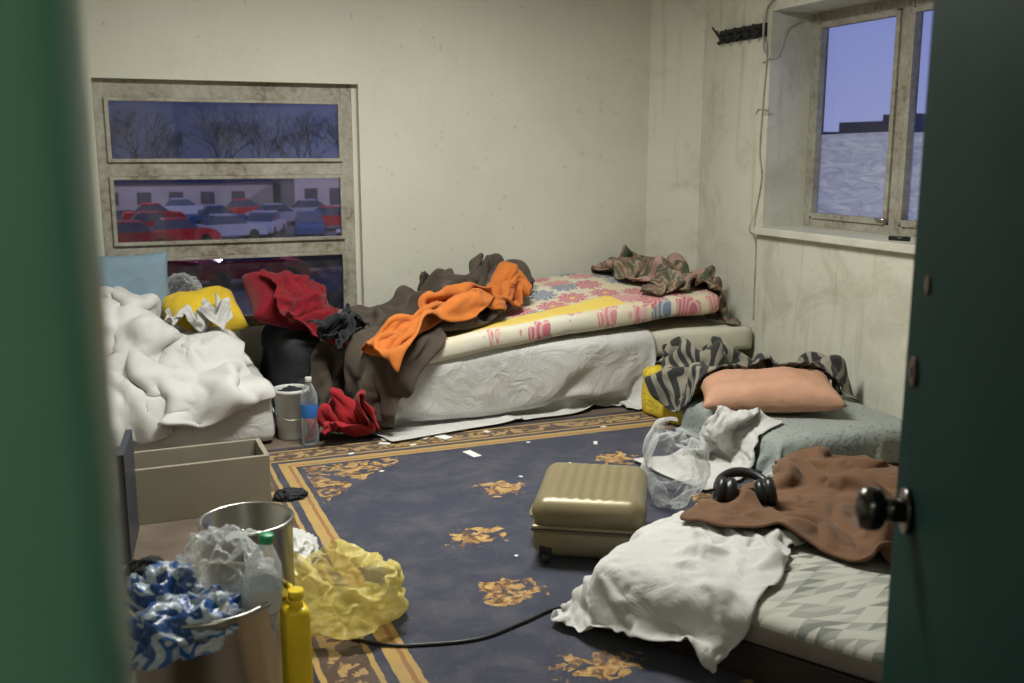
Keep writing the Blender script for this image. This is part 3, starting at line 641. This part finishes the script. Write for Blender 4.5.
cm_=[mk('car_paint_red',(.62,.02,.04),.3),mk('car_paint_white',(.45,.52,.68),.3),mk('car_paint_blue',(.04,.11,.32),.3),mk('car_paint_dark',(.03,.03,.05),.3)]
lay=[(1.4,66,0,0),(4.2,68,.1,0),(3.0,76,0,0),(7.6,71,.2,1),(10.6,74,1.2,1),(13.4,72,1.4,2),(8.2,82,0,2),(13,84,.1,1),(3.6,88,0,0),(16.5,78,.2,0),(1.6,48,0,0),(6.0,47,.1,0),(9.6,50,0,3),(12.4,54,1.3,1),(8.4,36,.2,3),(17,90,0,1),(11.6,93,0,0),(6.5,97,0,1)]
for x,y,r,c_ in lay: car('car',x,y,r,cm_[c_],s=1.15)
BARK=mk('bark',(.05,.045,.06),.9)
def tree(x,y,h,seed):
    R=random.Random(seed); w=B()
    def br(p,d,l,r,dep):
        q=p+d*l; w.cyl(p,q,r,r*.65,BARK,4,False)
        if dep==0: return
        for _ in range(3):
            nd=(d+Vector((R.uniform(-.8,.8),R.uniform(-.8,.8),R.uniform(-.25,.5)))).normalized(); br(q,nd,l*R.uniform(.62,.88),r*.60,dep-1)
    br(Vector((0,0,0)),Vector((0,0,1)),h*.20,h*.009,6); return w.done('bare_tree',(x,y,GZ))
for i in range(13): tree(-5+i*3.3+(i%3)*.6,126+(i*7)%11,14+(i*5)%4,i)
for x,y in ((19,60),(-4,90),(30,88)):  # made-up street lamps, added to brighten the parked cars
    w=B(); w.cyl((0,0,0),(0,0,11),.06,.04,DSTEEL,10); w.tube([(0,0,11),(0,-.8,11.3),(0,-1.6,11.3)],.04,DSTEEL); w.box((0,-1.7,11.25),(.3,.7,.12),DSTEEL)
    o=w.done('street_lamp',(x,y,GZ))
    la=bpy.data.lights.new('street_lamp_light','POINT'); la.energy=6500; la.color=(1,.82,.76); la.shadow_soft_size=.3
    lo=bpy.data.objects.new('added_lamp_light',la); lo.location=(0,-1.7,11.0); lo.parent=o; COL.objects.link(lo)
# ------------------------------------------------------------------ lights, world
wd=bpy.data.worlds.new('dusk'); scene.world=wd; wd.use_nodes=True; n=wd.node_tree.nodes; l=wd.node_tree.links
bg=n['Background']; tc=n.new('ShaderNodeTexCoord'); sp=n.new('ShaderNodeSeparateXYZ'); l.new(tc.outputs['Generated'],sp.inputs[0])
mr=n.new('ShaderNodeValToRGB'); l.new(sp.outputs[2],mr.inputs[0]); e=mr.color_ramp.elements; e[0].position=0; e[0].color=(.27,.31,.56,1); e[1].position=.3; e[1].color=(.14,.19,.55,1)
mx=n.new('ShaderNodeMapRange'); l.new(sp.outputs[0],mx.inputs[0]); mx.inputs[1].default_value=.1; mx.inputs[2].default_value=.65; mx.inputs[3].default_value=.24; mx.inputs[4].default_value=1.05
l.new(mr.outputs[0],bg.inputs[0]); l.new(mx.outputs[0],bg.inputs[1])
TUBE=mk('lamp_housing',(.7,.7,.7),.5)
def fluoro(name,x,y,z,rz,power,col,size=(1.2,.16)):
    w=B(); w.box((0,0,.03),(size[0]+.06,size[1]+.02,.06),TUBE,bevel=.005); w.cyl((-size[0]/2,0,-.0),(size[0]/2,0,-.0),.013,.013,TUBE)
    o=w.done(name,(x,y,z),rz)
    la=bpy.data.lights.new(name+'_light','AREA'); la.shape='RECTANGLE'; la.size=size[0]; la.size_y=size[1]; la.energy=power; la.color=col
    lo=bpy.data.objects.new(name+'_light',la); lo.location=(0,0,-.03); lo.parent=o; COL.objects.link(lo)
fluoro('ceiling_lamp',1.3,3.8,2.74,0,116,(1,.985,.91))
fluoro('ceiling_lamp',.2,-.9,2.74,0,28,(1,.96,.84))
# ------------------------------------------------------------------ camera
cam=bpy.data.cameras.new('camera'); co=bpy.data.objects.new('camera',cam); COL.objects.link(co)
co.location=(0,0,1.5); co.rotation_euler=(math.radians(90-10.8),0,math.radians(-22)); cam.lens=35; cam.clip_start=.02; cam.clip_end=600
cam.dof.use_dof=True; cam.dof.focus_distance=4.6; cam.dof.aperture_fstop=4.0
scene.camera=co
scene.view_settings.view_transform='Standard'
print('total',time.time()-T0)
